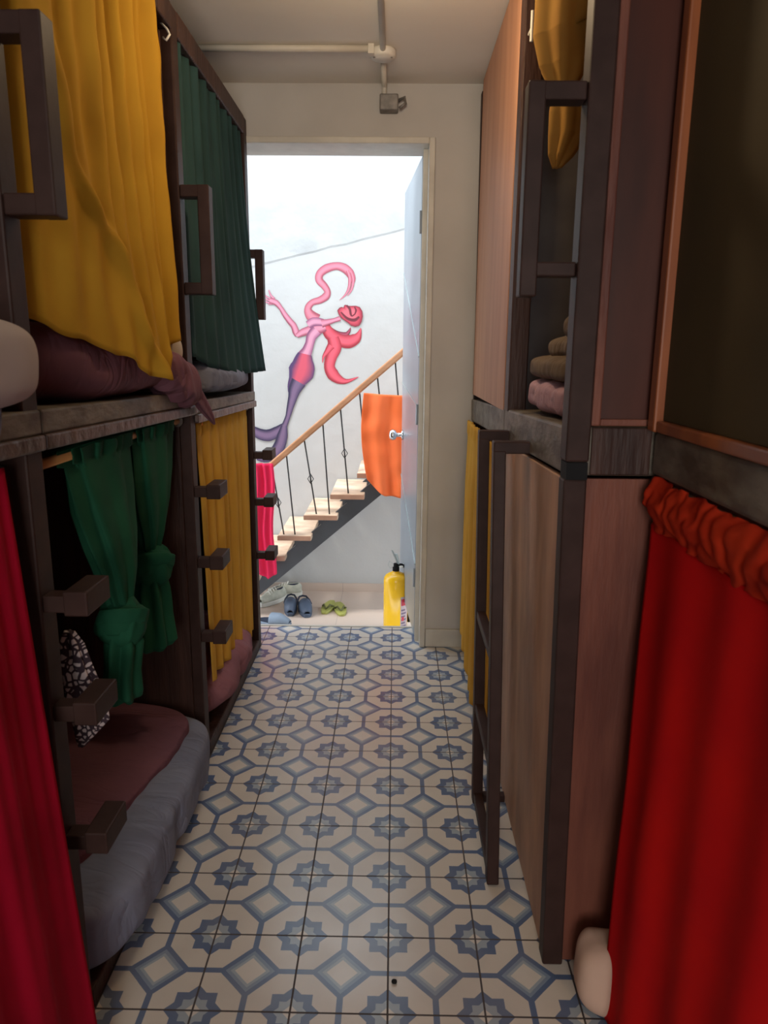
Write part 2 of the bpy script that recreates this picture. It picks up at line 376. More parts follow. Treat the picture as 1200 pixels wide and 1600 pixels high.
# ceiling conduit
C0 = thing('cable_conduit', 'cream electrical conduit on the ceiling meeting at a round junction box', 'conduit', (-.05, 2.8, CZ))
g = B(); tube(g, [(-.70, 2.775, CZ-.011), (-.09, 2.775, CZ-.011)], .011, 14); link('cross_pipe', g, 'pvc', C0, smooth=True)
g = B(); tube(g, [(-.055, 1.4, CZ-.011), (-.055, 2.79, CZ-.011)], .010, 14); link('long_pipe', g, 'pvc', C0, smooth=True)
g = B(); tube(g, [(-.055, 2.84, CZ-.011), (-.055, 3.118, CZ-.011), (-.055, 3.128, CZ-.02), (-.055, 3.128, CZ-.05)], .010, 14); link('wall_pipe', g, 'pvc', C0, smooth=True)
g = B(); lathe(g, [(.042, 0), (.045, -.004), (.045, -.022), (.040, -.028), (.006, -.030)], 28, (-.055, 2.815, CZ)); jb = link('junction_box', g, 'pvc_white', C0, smooth=True)
for dx, dy in ((-.03, -.015), (.03, -.015)):
    g = B(); lathe(g, [(.004, 0), (.004, -.004), (.001, -.005)], 10, (-.055+dx, 2.815+dy, CZ-.026)); link('screw', g, 'bracket', jb)
g = B(); box(g, -.105, -.085, 2.76, 2.79, CZ-.03, CZ); link('pipe_clip', g, 'pvc', C0)
C1 = thing('wall_bracket', 'small dark grey metal bracket on the wall above the doorway', 'bracket', (-.03, 3.14, 2.27))
g = B(); box(g, -.072, .0, 3.08, 3.139, 2.235, 2.292); link('housing', g, 'bracket', C1, bevel=.005)
g = B(); tube(g, [(0, 3.11, 2.275), (.025, 3.105, 2.285), (.028, 3.10, 2.262), (.005, 3.10, 2.245)], .006); link('clamp_arm', g, 'bracket', C1, smooth=True)

# a ceiling lamp fixture over the camera (holds the warm lamp)
CL = thing('ceiling_lamp', 'round ceiling lamp holder above the corridor', 'lamp', (-.05, 1.93, CZ))
g = B(); lathe(g, [(.055, 0), (.055, -.02), (.03, -.03), (.004, -.034)], 24, (-.05, 1.93, CZ)); link('ceiling_rose', g, 'pvc_white', CL, smooth=True)
g = B(); tube(g, [(-.05, 1.93, CZ-.03), (-.05, 1.93, 2.25)], .003); link('cord', g, 'black', CL)
g = B(); lathe(g, [(.008, 0), (.018, -.01), (.018, -.04), (.012, -.042)], 20, (-.05, 1.93, 2.262)); link('bulb_holder', g, 'pvc_white', CL, smooth=True)

# ------------------------------------------------------------------ mural
MURAL=[
 ('hair',[(-0.48, 1.507, 0.0709), (-0.522, 1.533, 0.0668), (-0.539, 1.573, 0.0445), (-0.514, 1.609, 0.0364), (-0.464, 1.625, 0.0425), (-0.427, 1.649, 0.0466), (-0.419, 1.677, 0.0385), (-0.439, 1.71, 0.0425), (-0.468, 1.742, 0.0466), (-0.463, 1.779, 0.0466), (-0.424, 1.809, 0.0506), (-0.365, 1.824, 0.0445), (-0.317, 1.813, 0.0526), (-0.283, 1.785, 0.0526), (-0.266, 1.748, 0.0405), (-0.261, 1.72, 0.0061)],(.62,.25,.33),(.86,.47,.55)),
 ('hair',[(-0.297, 1.799, 0.0182), (-0.282, 1.753, 0.0202), (-0.288, 1.697, 0.0162), (-0.312, 1.654, 0.0101), (-0.345, 1.626, 0.002)],(.62,.25,.33),(.86,.47,.55)),
 ('hair',[(-0.273, 1.79, 0.0142), (-0.261, 1.744, 0.0182), (-0.272, 1.688, 0.0142), (-0.298, 1.65, 0.003)],(.62,.25,.33),(.86,.47,.55)),
 ('hair',[(-0.426, 1.477, 0.0162), (-0.402, 1.448, 0.0344), (-0.358, 1.424, 0.0364), (-0.308, 1.422, 0.0284), (-0.288, 1.439, 0.0202), (-0.277, 1.463, 0.003)],(.33,.06,.13),(.62,.22,.32)),
 ('hair',[(-0.441, 1.483, 0.0506), (-0.407, 1.426, 0.0749), (-0.348, 1.388, 0.0749), (-0.288, 1.379, 0.081), (-0.244, 1.399, 0.0648), (-0.224, 1.428, 0.0304), (-0.214, 1.461, 0.003)],(.60,.10,.17),(.90,.30,.38)),
 ('hair',[(-0.387, 1.402, 0.0709), (-0.376, 1.344, 0.0851), (-0.398, 1.286, 0.0709), (-0.41, 1.227, 0.0668), (-0.389, 1.179, 0.0769), (-0.349, 1.147, 0.0547), (-0.299, 1.138, 0.0263), (-0.227, 1.165, 0.002)],(.60,.10,.17),(.90,.30,.38)),
 ('hair',[(-0.398, 1.354, 0.0506), (-0.426, 1.315, 0.0304), (-0.446, 1.286, 0.0162), (-0.453, 1.248, 0.002)],(.60,.10,.17),(.90,.30,.38)),
 ('arm',[(-0.777, 1.682, 0.0061), (-0.766, 1.651, 0.0121), (-0.744, 1.628, 0.0182)],(.58,.24,.33),(.86,.52,.62)),
 ('arm',[(-0.812, 1.66, 0.0061), (-0.783, 1.637, 0.0101), (-0.744, 1.623, 0.0182)],(.58,.24,.33),(.86,.52,.62)),
 ('arm',[(-0.819, 1.638, 0.0051), (-0.783, 1.622, 0.0101), (-0.744, 1.618, 0.0182)],(.58,.24,.33),(.86,.52,.62)),
 ('arm',[(-0.813, 1.616, 0.0051), (-0.779, 1.607, 0.0101), (-0.739, 1.614, 0.0182)],(.58,.24,.33),(.86,.52,.62)),
 ('arm',[(-0.784, 1.597, 0.004), (-0.754, 1.601, 0.0101), (-0.734, 1.611, 0.0162)],(.58,.24,.33),(.86,.52,.62)),
 ('arm',[(-0.773, 1.62, 0.0344), (-0.734, 1.607, 0.0344), (-0.706, 1.576, 0.0263), (-0.682, 1.538, 0.0324), (-0.653, 1.5, 0.0364), (-0.629, 1.472, 0.0385), (-0.615, 1.434, 0.0425), (-0.607, 1.41, 0.0263)],(.58,.24,.33),(.86,.52,.62)),
 ('arm',[(-0.61, 1.41, 0.0263), (-0.575, 1.431, 0.0445), (-0.525, 1.447, 0.0526), (-0.466, 1.459, 0.0668), (-0.434, 1.469, 0.0547)],(.58,.24,.33),(.86,.52,.62)),
 ('torso',[(-0.54, 1.476, 0.0466), (-0.505, 1.495, 0.0547), (-0.456, 1.493, 0.0466), (-0.426, 1.483, 0.0344)],(.50,.25,.40),(.84,.55,.66)),
 ('neck',[(-0.456, 1.486, 0.0526), (-0.421, 1.494, 0.0364), (-0.377, 1.506, 0.0263), (-0.342, 1.517, 0.0304)],(.58,.24,.33),(.86,.52,.62)),
 ('torso',[(-0.486, 1.447, 0.0709), (-0.518, 1.411, 0.0628), (-0.531, 1.367, 0.0547), (-0.547, 1.324, 0.0648), (-0.569, 1.284, 0.0931)],(.50,.25,.40),(.84,.55,.66)),
 ('hips',[(-0.562, 1.302, 0.0851), (-0.57, 1.265, 0.1195), (-0.576, 1.226, 0.1519), (-0.589, 1.187, 0.162), (-0.612, 1.137, 0.1114), (-0.629, 1.097, 0.0911), (-0.636, 1.058, 0.0668)],(.27,.17,.36),(.80,.26,.35)),
 ('tail',[(-0.603, 1.131, 0.0972), (-0.628, 1.084, 0.0783), (-0.643, 1.031, 0.0567), (-0.66, 0.971, 0.0432), (-0.674, 0.917, 0.0324), (-0.692, 0.87, 0.0351), (-0.71, 0.829, 0.0459)],(.13,.10,.24),(.42,.32,.46)),
 ('tail',[(-0.7, 0.856, 0.0378), (-0.744, 0.819, 0.0675), (-0.799, 0.794, 0.0756), (-0.851, 0.8, 0.0702), (-0.907, 0.827, 0.054)],(.13,.10,.24),(.42,.32,.46)),
 ('tail',[(-0.7, 0.856, 0.0351), (-0.712, 0.795, 0.0675), (-0.733, 0.727, 0.0756), (-0.775, 0.671, 0.0729), (-0.83, 0.65, 0.0594), (-0.878, 0.657, 0.0459)],(.13,.10,.24),(.42,.32,.46)),
]
HEAD=[(-0.347, 1.579), (-0.335, 1.585), (-0.32, 1.582), (-0.316, 1.595), (-0.308, 1.599), (-0.298, 1.592), (-0.273, 1.592), (-0.244, 1.593), (-0.22, 1.585), (-0.205, 1.561), (-0.202, 1.528), (-0.21, 1.497), (-0.224, 1.474), (-0.247, 1.468), (-0.274, 1.474), (-0.298, 1.494), (-0.323, 1.51), (-0.342, 1.527), (-0.353, 1.546), (-0.359, 1.565)]
FACE=[[(-0.303, 1.595, 0.0101), (-0.283, 1.575, 0.0162), (-0.276, 1.542, 0.0142), (-0.267, 1.532, 0.0081), (-0.254, 1.542, 0.0081)], [(-0.254, 1.586, 0.0061), (-0.244, 1.565, 0.0121), (-0.254, 1.537, 0.0061)], [(-0.337, 1.555, 0.0081), (-0.298, 1.518, 0.0162), (-0.254, 1.508, 0.0202), (-0.224, 1.528, 0.0121)]]
RIDGE=[(-0.895, 1.9), (-0.731, 1.945), (-0.538, 1.983), (-0.307, 2.028), (-0.077, 2.076), (0.045, 2.102)]

def stroke(bm, lay, pts, ec, cc, y):
    P = [Vector((x, 0, z)) for x, z, w in pts]; Wd = [w for *_, w in pts]
    ec = tuple(c*.86+.07 for c in ec); cc = tuple(c*.86+.09 for c in cc)
    S = []
    for i in range(len(P)-1):
        p0, p1, p2, p3 = P[max(i-1, 0)], P[i], P[i+1], P[min(i+2, len(P)-1)]
        for k in range(6):
            t = k/6; q = .5*((2*p1)+(p2-p0)*t+(2*p0-5*p1+4*p2-p3)*t*t+(3*p1-p0-3*p2+p3)*t**3)
            S.append((q, lerp(Wd[i], Wd[i+1], t)))
    S.append((P[-1], Wd[-1])); rows = []
    mids = tuple((a+b)/2 for a, b in zip(ec, cc))
    for i, (q, wd) in enumerate(S):
        d = (S[min(i+1, len(S)-1)][0]-S[max(i-1, 0)][0]).normalized(); n = Vector((-d.z, 0, d.x))
        rows.append([(bm.verts.new((q+n*wd*f).xz.to_3d() if 0 else Vector(((q+n*wd*f).x, y, (q+n*wd*f).z))), c) for f, c in ((-.5, ec), (-.38, ec), (-.12, cc), (.12, cc), (.36, mids), (.5, ec))])
    for a, b in zip(rows, rows[1:]):
        for k in range(5):
            f = bm.faces.new((a[k][0], a[k+1][0], b[k+1][0], b[k][0]))
            for lp, (vv, c) in zip(f.loops, (a[k], a[k+1], b[k+1], b[k])): lp[lay] = (*c, 1)
MU = thing('painted_mural', 'wall mural of a slender red and purple figure with flowing hair and a tail', 'mural', (-.4, 4.62, 1.3))
groups = {}
for i, (nm, pts, ec, cc) in enumerate(MURAL):
    groups.setdefault(nm, []).append((i, pts, ec, cc))
for nm, L_ in groups.items():
    bm = B(); lay = bm.loops.layers.color.new('paint')
    for i, pts, ec, cc in L_: stroke(bm, lay, pts, ec, cc, 4.6185-.00015*i)
    link(nm, bm, 'paint', MU)
bm = B(); lay = bm.loops.layers.color.new('paint')
cx = sum(a for a, b in HEAD)/len(HEAD); cz = sum(b for a, b in HEAD)/len(HEAD)
def ringv(s, y): return [bm.verts.new((cx+(a-cx)*s, y, cz+(b-cz)*s)) for a, b in HEAD]
r0, r1, r2 = ringv(1, 4.6150), ringv(.8, 4.6150), ringv(.45, 4.6150)
ce, cm, ci = (.45, .12, .19), (.72, .25, .32), (.84, .40, .45)
for A_, B_, ca, cb in ((r0, r1, ce, cm), (r1, r2, cm, ci)):
    for k in range(len(A_)):
        k2 = (k+1) % len(A_); f = bm.faces.new((A_[k], A_[k2], B_[k2], B_[k]))
        for lp, c in zip(f.loops, (ca, ca, cb, cb)): lp[lay] = (*c, 1)
f = bm.faces.new(r2)
for lp in f.loops: lp[lay] = (*ci, 1)
for i, pts in enumerate(FACE): stroke(bm, lay, pts, (.50, .13, .20), (.34, .07, .13), 4.6146-.00015*i)
link('head', bm, 'paint', MU)

# ------------------------------------------------------------------ staircase outside
ST = thing('outdoor_staircase', 'open staircase with stone treads and black stringer rising right along the white wall', 'staircase', (-.6, 4.3, -.24))
def zl(x): return -.049+(x+.718)*.858
for y0, y1 in ((4.17, 4.20), (4.50, 4.53)):
    g = B()
    vs = [g.verts.new((x, y, z)) for y in (y0, y1) for x, z in ((-1.06, -.24), (-.941, -.24), (1.25, zl(1.25)), (1.25, zl(1.25)+.12), (-1.06, zl(-1.06)+.12))]
    n = 5
    g.faces.new(vs[:5]); g.faces.new(vs[5:][::-1])
    for k in range(5): g.faces.new((vs[k], vs[(k+1) % 5], vs[5+(k+1) % 5], vs[5+k]))
    link('stringer', g, 'stringer', ST)
steps = []
for i in range(-2, 11):
    x = -.672+.1545*i; z = .262+.1245*i
    if z > 1.7: break
    steps.append((x, z))
    s_ = link('tread', bx(x, x+.195, 4.10, 4.60, z-.022, z+.008), 'tread', ST, bevel=.003)
    link('nosing', bx(x-.002, x+.192, 4.094, 4.102, z-.022, z+.004), 'tread_edge', s_)
    zz = z-.022
    for yy in (4.185, 4.515):
        g = B()
        v = [g.verts.new((xx, yy+dy, z2)) for dy in (-.012, .012) for xx, z2 in ((x+.085, zz), (x+.125, zz), (x+.118, zz-.10), (x+.10, zz-.10))]
        g.faces.new(v[:4]); g.faces.new(v[4:][::-1])
        for k in range(4): g.faces.new((v[k], v[(k+1) % 4], v[4+(k+1) % 4], v[4+k]))
        link('tread_bracket', g, 'stringer', s_)
HR = thing('stair_railing', 'wooden handrail on thin black iron balusters beside the outdoor stairs', 'railing', (-.6, 4.12, -.24))
def rz(x): return .670+(x+.714)*.858
g = B(); bar(g, (-.73, 4.12, rz(-.73)), (1.2, 4.12, rz(1.2)), .045, .036); link('handrail', g, 'rail_wood', HR, bevel=.008)
bals = [(-.700, -.640, 1), (-.615, -.575, 0), (-.512, -.448, 1), (-.405, -.372, 0), (-.305, -.262, 1), (-.198, -.152, 0), (-.098, -.05, 1), (.0, .05, 0), (.095, .15, 1), (.20, .25, 0), (.30, .35, 1), (.41, .46, 0), (.52, .57, 1)]
for xt, xb, deco in bals:
    k = max([s for s in steps if s[0] <= xb] or [steps[0]], key=lambda s: s[0])
    zb = k[1]+.006; zt = rz(xt)-.015
    g = B(); tube(g, [(xt, 4.12, zt), (xb, 4.125, zb)], .0042, 8)
    o = link('baluster', g, 'iron', HR, smooth=True)
    if deco:
        c = Vector((lerp(xt, xb, .52), 4.122, lerp(zt, zb, .52))); g = B()
        for a in range(4):
            th = a*math.pi/2
            tube(g, [c+Vector((0, 0, .028)), c+Vector((.017*math.cos(th), .017*math.sin(th), .0)), c+Vector((0, 0, -.028))], .0025, 6)
        link('cage', g, 'iron', o, smooth=True)

# cloths drying on the stair railing
def oc(s, t):
    x = lerp(-.171, .30, s); zt = 1.098-.012*math.sin(math.pi*s); zb = .515+.10*max(0, 1-s*4.2)**1.5+.006*math.sin(9*s)
    x += -.018*math.sin(math.pi*t)*(1-s)+t*t*.02*(1-s)
    return (x, 4.05+.018*folds(s, 4, 2)*(.35+.65*t)+.01*nz(s*6, t*5), lerp(zt, zb, t))
tag(link('hanging_cloth', grid(oc, 60, 50), 'orange', smooth=True, solid=.002), 'bright orange cloth hung on the outdoor stair railing behind the door edge', 'cloth')
def pk(s, t):
    x = lerp(-.80, -.682, s)+.008*math.sin(8*t); z = lerp(.700, .02+.07*abs(s-.55), t)
    return (x, 4.05+.012*folds(s, 3, 5)+.008*nz(s*4, t*4, 3), z)
tag(link('hanging_cloth', grid(pk, 30, 40), 'pink', smooth=True, solid=.002), 'hot pink cloth hanging at the foot of the stair handrail', 'cloth')

# fire extinguisher
ex, ey, ez = .017, 3.74, -.24
FE = thing('fire_extinguisher', 'yellow fire extinguisher standing outside against the open metal door', 'fire extinguisher', (ex, ey, ez))
g = B(); lathe(g, [(.060, 0), (.065, .006), (.065, .362), (.063, .376), (.055, .390), (.038, .401), (.020, .407), (.019, .414)], 40, (ex, ey, ez)); link('cylinder', g, 'ext_yellow', FE, smooth=True)
g = B(); lathe(g, [(.018, .412), (.018, .435), (.013, .438), (.013, .455)], 20, (ex, ey, ez)); tube(g, [(ex-.012, ey, ez+.447), (ex+.035, ey, ez+.447)], .008); link('valve', g, 'black', FE, smooth=True)
g = B(); bar(g, (ex+.01, ey, ez+.455), (ex-.022, ey-.012, ez+.53), .018, .006); link('squeeze_lever', g, 'lever', FE, bevel=.002); g = B(); bar(g, (ex+.012, ey, ez+.45), (ex+.0, ey-.02, ez+.515), .016, .005); link('carry_handle', g, 'lever', FE, bevel=.002)
g = B(); tube(g, [(ex-.012, ey, ez+.45), (ex-.035, ey-.01, ez+.47), (ex-.042, ey-.015, ez+.45), (ex-.03, ey-.015, ez+.432), (ex-.012, ey, ez+.44)], .0016, 6); link('safety_pin', g, 'lever', FE)
g = B(); lathe(g, [(.010, 0), (.010, .006)], 16, (ex+.028, ey-.02, ez+.44)); link('gauge', g, 'pvc_white', FE)
g = B(); tube(g, [(ex+.03, ey, ez+.447), (ex+.06, ey+.01, ez+.43), (ex+.074, ey+.02, ez+.38), (ex+.074, ey+.02, ez+.2), (ex+.073, ey+.015, ez+.12)], .008, 10); link('hose', g, 'black', FE, smooth=True)
def cyl_patch(a0, a1, z0, z1, r, n=8):
    return grid(lambda s, t: (ex+r*math.cos(lerp(a0, a1, s)), ey+r*math.sin(lerp(a0, a1, s)), lerp(z0, z1, t)), n, 1)
lb = link('label', cyl_patch(R(-66), R(-18), ez+.10, ez+.285, .0654), 'label_w', FE)
link('label_print', cyl_patch(R(-62), R(-30), ez+.235, ez+.272, .0657), 'label_r', lb)
for k in range(6):
    z = ez+.115+k*.018
    link('label_line', cyl_patch(R(-62), R(-62+(24 if k % 2 else 32)), z, z+.010, .0657), 'label_k', lb)
link('label_print', cyl_patch(R(-60), R(-46), ez+.150, ez+.172, .0660), 'label_r', lb)

# ------------------------------------------------------------------ shoes (toe points to -y)
def outline(t, w, l):   # half-width along length, t 0 toe .. 1 heel
    return w/2*(math.sin(math.pi*min(1, max(0, t*.94+.03)))**.45)*(1-.16*math.sin(math.pi*t*1.0)*(t > .4)*(t-.4))
def sole_bm(w, l, z0, z1, c, n=18):
    bm = B(); top, bot = [], []
    pts = [(outline(k/n, w, l), -l/2+l*k/n) for k in range(n+1)]
    loop = [(x, y) for x, y in pts]+[(-x, y) for x, y in pts[::-1]]
    a = [bm.verts.new((x+c[0], y+c[1], z0)) for x, y in loop]; b = [bm.verts.new((x*1.02+c[0], y*1.01+c[1], z1)) for x, y in loop]
    bm.faces.new(a[::-1]); bm.faces.new(b)
    for k in range(len(a)): bm.faces.new((a[k], a[(k+1) % len(a)], b[(k+1) % len(a)], b[k]))
    return bm
def upper_bm(w, l, h0, c, t0, t1, hfun, n=16, m=14):
    def f(s, t):
        tt = lerp(t0, t1, s); hw = outline(tt, w, l)*.97; th = math.pi*t
        return (c[0]+hw*math.cos(th), c[1]-l/2+l*tt, h0+hfun(tt)*math.sin(th)**.7)
    return grid(f, n, m)
GZ = -.24
def shoe(kind, x, y, rz, label, cat, group, w=.082, l=.225):
    t = thing(kind, label, cat, (0, 0, 0), group); z = 0; c = (0, 0)
    if kind == 'clog':
        link('sole', sole_bm(w, l, 0, .024, c), 'navy', t, bevel=.004)
        link('upper', upper_bm(w, l, .022, c, .02, .55, lambda q: .060*min(1, (q+.02)/.35)**.6), 'navy', t, smooth=True, solid=.005)
        link('insole', sole_bm(w*.86, l*.92, .024, .027, c), 'navy_d', t)
        g = B(); tube(g, [(outline(.55, w, l), -l/2+l*.55, .045), (w*.44, l*.30, .05), (w*.25, l*.47, .062), (0, l*.5, .065), (-w*.25, l*.47, .062), (-w*.44, l*.30, .05), (-outline(.55, w, l), -l/2+l*.55, .045)], .006, 8)
        link('heel_strap', g, 'navy_d', t, smooth=True)
    if kind == 'flip_flop':
        link('sole', sole_bm(w, l, 0, .016, c), 'olive', t, bevel=.004)
        g = B(); tube(g, [(outline(.5, w, l)*.95, 0, .014), (w*.25, -l*.15, .036), (0, -l*.27, .018), (-w*.25, -l*.15, .036), (-outline(.5, w, l)*.95, 0, .014)], .006, 8)
        link('strap', g, 'olive_d', t, smooth=True)
    if kind == 'slipper':
        link('sole', sole_bm(w, l, 0, .022, c), 'slate', t, bevel=.004)
        link('upper', upper_bm(w, l, .02, c, .02, .6, lambda q: .050*min(1, (q+.02)/.35)**.6), 'slate', t, smooth=True, solid=.005)
        link('insole', sole_bm(w*.86, l*.92, .022, .030, c), 'navy_d', t)
    if kind == 'sneaker':
        link('sole', sole_bm(w*1.05, l, 0, .03, c), 'sole', t, bevel=.005)
        link('upper', upper_bm(w, l, .028, c, .02, .98, lambda q: .022+.036*min(1, q/.5) if q < .93 else .04), 'sneak', t, smooth=True, solid=.004)
        link('collar', sole_bm(w*.55, l*.36, .072, .086, (0, l*.22)), 'navy_d', t)
        for k in range(4):
            g = B(); yy = -l*.18+k*.018; tube(g, [(-w*.28, yy, .068+k*.006), (0, yy+.01, .081+k*.006), (w*.28, yy, .068+k*.006)], .003, 6); link('lace', g, 'lace', t)
    t.location = (x, y, GZ); t.rotation_euler.z = rz
    for ch in t.children: ch.matrix_parent_inverse = Matrix()
    return t
shoe('clog', -.625, 4.235, R(6), 'left navy clog of the pair on the landing', 'shoe', 'navy clogs', w=.078)
shoe('clog', -.535, 4.215, R(14), 'right navy clog of the pair on the landing', 'shoe', 'navy clogs', w=.082)
shoe('flip_flop', -.398, 4.28, R(-8), 'left olive green flip flop of the pair on the landing', 'shoe', 'olive flip flops', w=.075)
shoe('flip_flop', -.322, 4.25, R(10), 'right olive green flip flop of the pair on the landing', 'shoe', 'olive flip flops', w=.075)
shoe('slipper', -.685, 3.99, R(75), 'grey blue slipper with dark lining just beyond the threshold', 'shoe', None, w=.09, l=.2)
shoe('sneaker', -.76, 4.37, R(-35), 'grey mesh sneaker with pale laces under the stairs', 'shoe', 'sneakers under the stairs', w=.085)
shoe('sneaker', -.70, 4.50, R(-80), 'grey sneaker furthest back, touching the skirting under the stairs', 'shoe', 'sneakers under the stairs', w=.08)

# ------------------------------------------------------------------ left row of bunks
def dl(y): return (2.1-y)*.02
def left_bunk(y0, y1, label, posts=True, handle=None, treads=(), header=True):
    T = thing('bunk_bed', label, 'bunk bed', (LX-.5, (y0+y1)/2, 0), 'bunk beds along the left wall')
    py = y1-.055
    link('post', bx(LX-(.062 if y1 < 2 else .045), LX, py, y1, 0, 2.21), 'steel', T, bevel=.004)
    link('base', bx(-2.4, LX-.0, y0+.002, y1-.056, 0, .045), 'wood_dark', T, bevel=.004)
    zb, zt = (1.134, 1.203) if y0 < 2 else (1.106, 1.172)
    for nm, x0_, x1_, a_, b_, m_ in (('deck', -2.4, LX+.004, zb+.027, zt, 'slab'), ('deck_trim', LX-.03, LX+.010, zb, zb+.027, 'slab_trim')):
        g = B()
        for v in box(g, x0_, x1_, y0+.002, y1-.002, a_, b_): v.co.z += dl(v.co.y)
        link(nm, g, m_, T, bevel=.004)
    link('side_panel', bx(-2.4, LX-.03, py-.014, py, .046, zb), 'wood_dark', T)
    link('side_panel', bx(-2.4, LX-.03, py-.014, py, zt+dl(py), 2.14), 'wood_dark', T)
    link('back_panel', bx(-2.42, -2.4, y0+.002, y1-.002, 0, 2.14), 'wood_dark', T)
    link('header_rail', bx(LX-.045, LX+.002, y0+.002, y1-.056 if y1 < 3 else y1-.056, 2.145, 2.21), 'wood_dark', T, bevel=.004)
    yc = y1-.03
    if handle:
        z0, z1 = handle; g = B()
        xo = -.52 if y1 < 3 else -.54
        box(g, LX+.0005, xo, yc-.022, yc+.022, z1-.032, z1); box(g, LX+.0005, xo, yc-.022, yc+.022, z0, z0+.032)
        box(g, xo-.032, xo+.0005, yc-.0225, yc+.0225, z0-.0005, z1+.0005)
        link('grab_handle', g, 'steel', T, bevel=.003)
    for z in treads:
        s = link('step', bx(LX+.0005, -.562, yc-.02, yc+.015, z-.018, z+.012), 'steel', T, bevel=.002)
        link('step_bar', bx(-.563, -.521, yc-.024, yc+.078, z-.023, z+.021), 'steel', s, bevel=.003)
    return T
b0 = left_bunk(.20, 1.225, 'dark wooden bunk bed nearest the viewer on the left, with crimson lower curtain', handle=(1.52, 1.80), treads=(.895, .690, .430))
link('side_panel', bx(-2.4, LX, .20, .215, 0, 2.14), 'wood_dark', b0)
b1 = left_bunk(1.225, 2.19, 'dark wooden bunk bed in the middle of the left row, with knotted green lower curtains', handle=(1.475, 1.765), treads=(.905, .683, .440))
b2 = left_bunk(2.19, 3.13, 'dark wooden bunk bed at the far end of the left row beside the doorway', handle=(1.445, 1.718), treads=(.885, .680, .440))
g = B(); tube(g, [(-.62, 2.10, 2.150), (-.60, 2.098, 2.13), (-.592, 2.09, 2.115), (-.60, 2.085, 2.10), (-.61, 2.09, 2.108)], .003, 8); link('curtain_hook', g, 'pvc_white', b1, smooth=True)

def rod(y0, y1, z, x, label, m='rod'):
    t = thing('curtain_rod', label, 'curtain rod', (x, (y0+y1)/2, z))
    g = B(); tube(g, [(x, y0, z), (x, y1, z)], .0095, 14); link('pole', g, m, t, smooth=True)
    g = B(); tube(g, [(x, y1-.006, z), (x, y1, z)], .017, 16); link('end_cup', g, 'bracket', t, smooth=True)
rod(1.228, 2.115, 1.118, -.632, 'pale wooden curtain rod carrying the knotted green curtains')
rod(2.195, 3.055, 1.088, -.628, 'wooden curtain rod carrying the straight yellow curtain on the left', 'rod_metal')

# --- curtains, left
def yc(s, t):
    y = lerp(1.13, 2.035, s); hem = keys(s, [(0, 1.40), (.12, 1.378), (.28, 1.340), (.45, 1.308), (.60, 1.262), (.68, 1.250), (.725, 1.262), (.745, 1.305), (.84, 1.322), (.93, 1.345), (1, 1.385)])
    z = lerp(2.18, hem, t); x = keys(y, [(1.18, -.665), (1.34, -.612), (2.1, -.606)])+.058*t*t*keys(s, [(.1, 0), (.6, 1), (.74, 1), (.80, .5), (.95, .35)])
    y += (.0-.06)*(1-math.cos(math.pi*min(1, t*1.0)))*.0+.02*math.sin(math.pi*t)*(s > .8)*(s-.8)*5
    a = .017*(1-.65*keys(t, [(0, 0), (.9, 1)])*keys(s, [(0, 1), (.6, 1), (.95, .2)]))
    # the swag: a soft roll running down to the low corner
    d = s-keys(t, [(.1, .12), (.55, .30), (.85, .55), (1, .66)]); roll = .020*math.exp(-(d/.035)**2)*keys(t, [(.1, 0), (.5, 1)])
    return (x+a*folds(s, 11, 1)+roll+.006*nz(s*5, t*3)+.004*nz(s*16, t*9), y+.01*folds(s, 7, 4)*(1-t), z)
Y1 = tag(link('privacy_curtain', grid(yc, 180, 70), 'yellow', smooth=True, solid=.002), 'large mustard yellow curtain sweeping down over the upper middle bunk on the left', 'curtain', 'curtains of the bunks')
def dg(s, t):
    y = lerp(2.21, 3.04, s)+.03*t*s; z = lerp(2.185, keys(s, [(0, 1.30), (.25, 1.262), (.5, 1.235), (1, 1.238)]), t)
    x = -.618+.078*t**1.6*keys(s, [(0, .15), (.4, .55), (1, 1)])
    return (x+.012*folds(s, 9, 3)*(1-.35*t)+.007*(1-t)*math.sin(90*s), y, z)
tag(link('privacy_curtain', grid(dg, 160, 50), 'teal', smooth=True, solid=.002), 'dark green pleated curtain of the far upper bunk on the left', 'curtain', 'curtains of the bunks')
def yl(s, t):
    y = lerp(2.235, 3.02, s)
    y = lerp(y, lerp(2.25, 2.96, s), t)
    hem = keys(s, [(0, .235), (.42, .215), (.50, .205), (.54, .150), (1, .140)])
    z = lerp(1.100, hem, t); am = keys(t, [(0, .007), (.06, .006), (.25, .016), (1, .014)])
    return (-.614+.012*t+am*folds(s, 7, 6)+.004*(t < .05)*math.sin(130*s), y, z)
tag(link('privacy_curtain', grid(yl, 150, 60), 'yellow2', smooth=True, solid=.002), 'straight bright yellow curtain of the far lower bunk on the left', 'curtain', 'curtains of the bunks')
def mg(s, t):
    y = lerp(.25, 1.105, s)-.015*t*s; z = lerp(1.140, .015, t)
    return (-.605+.082*t+.012*folds(s, 5, 8)*(.6+.6*t)+.004*(1-t)*math.sin(120*s), y, z)
tag(link('privacy_curtain', grid(mg, 140, 60), 'magenta', smooth=True, solid=.002), 'crimson curtain in the near left corner, hanging to the floor', 'curtain', 'curtains of the bunks')

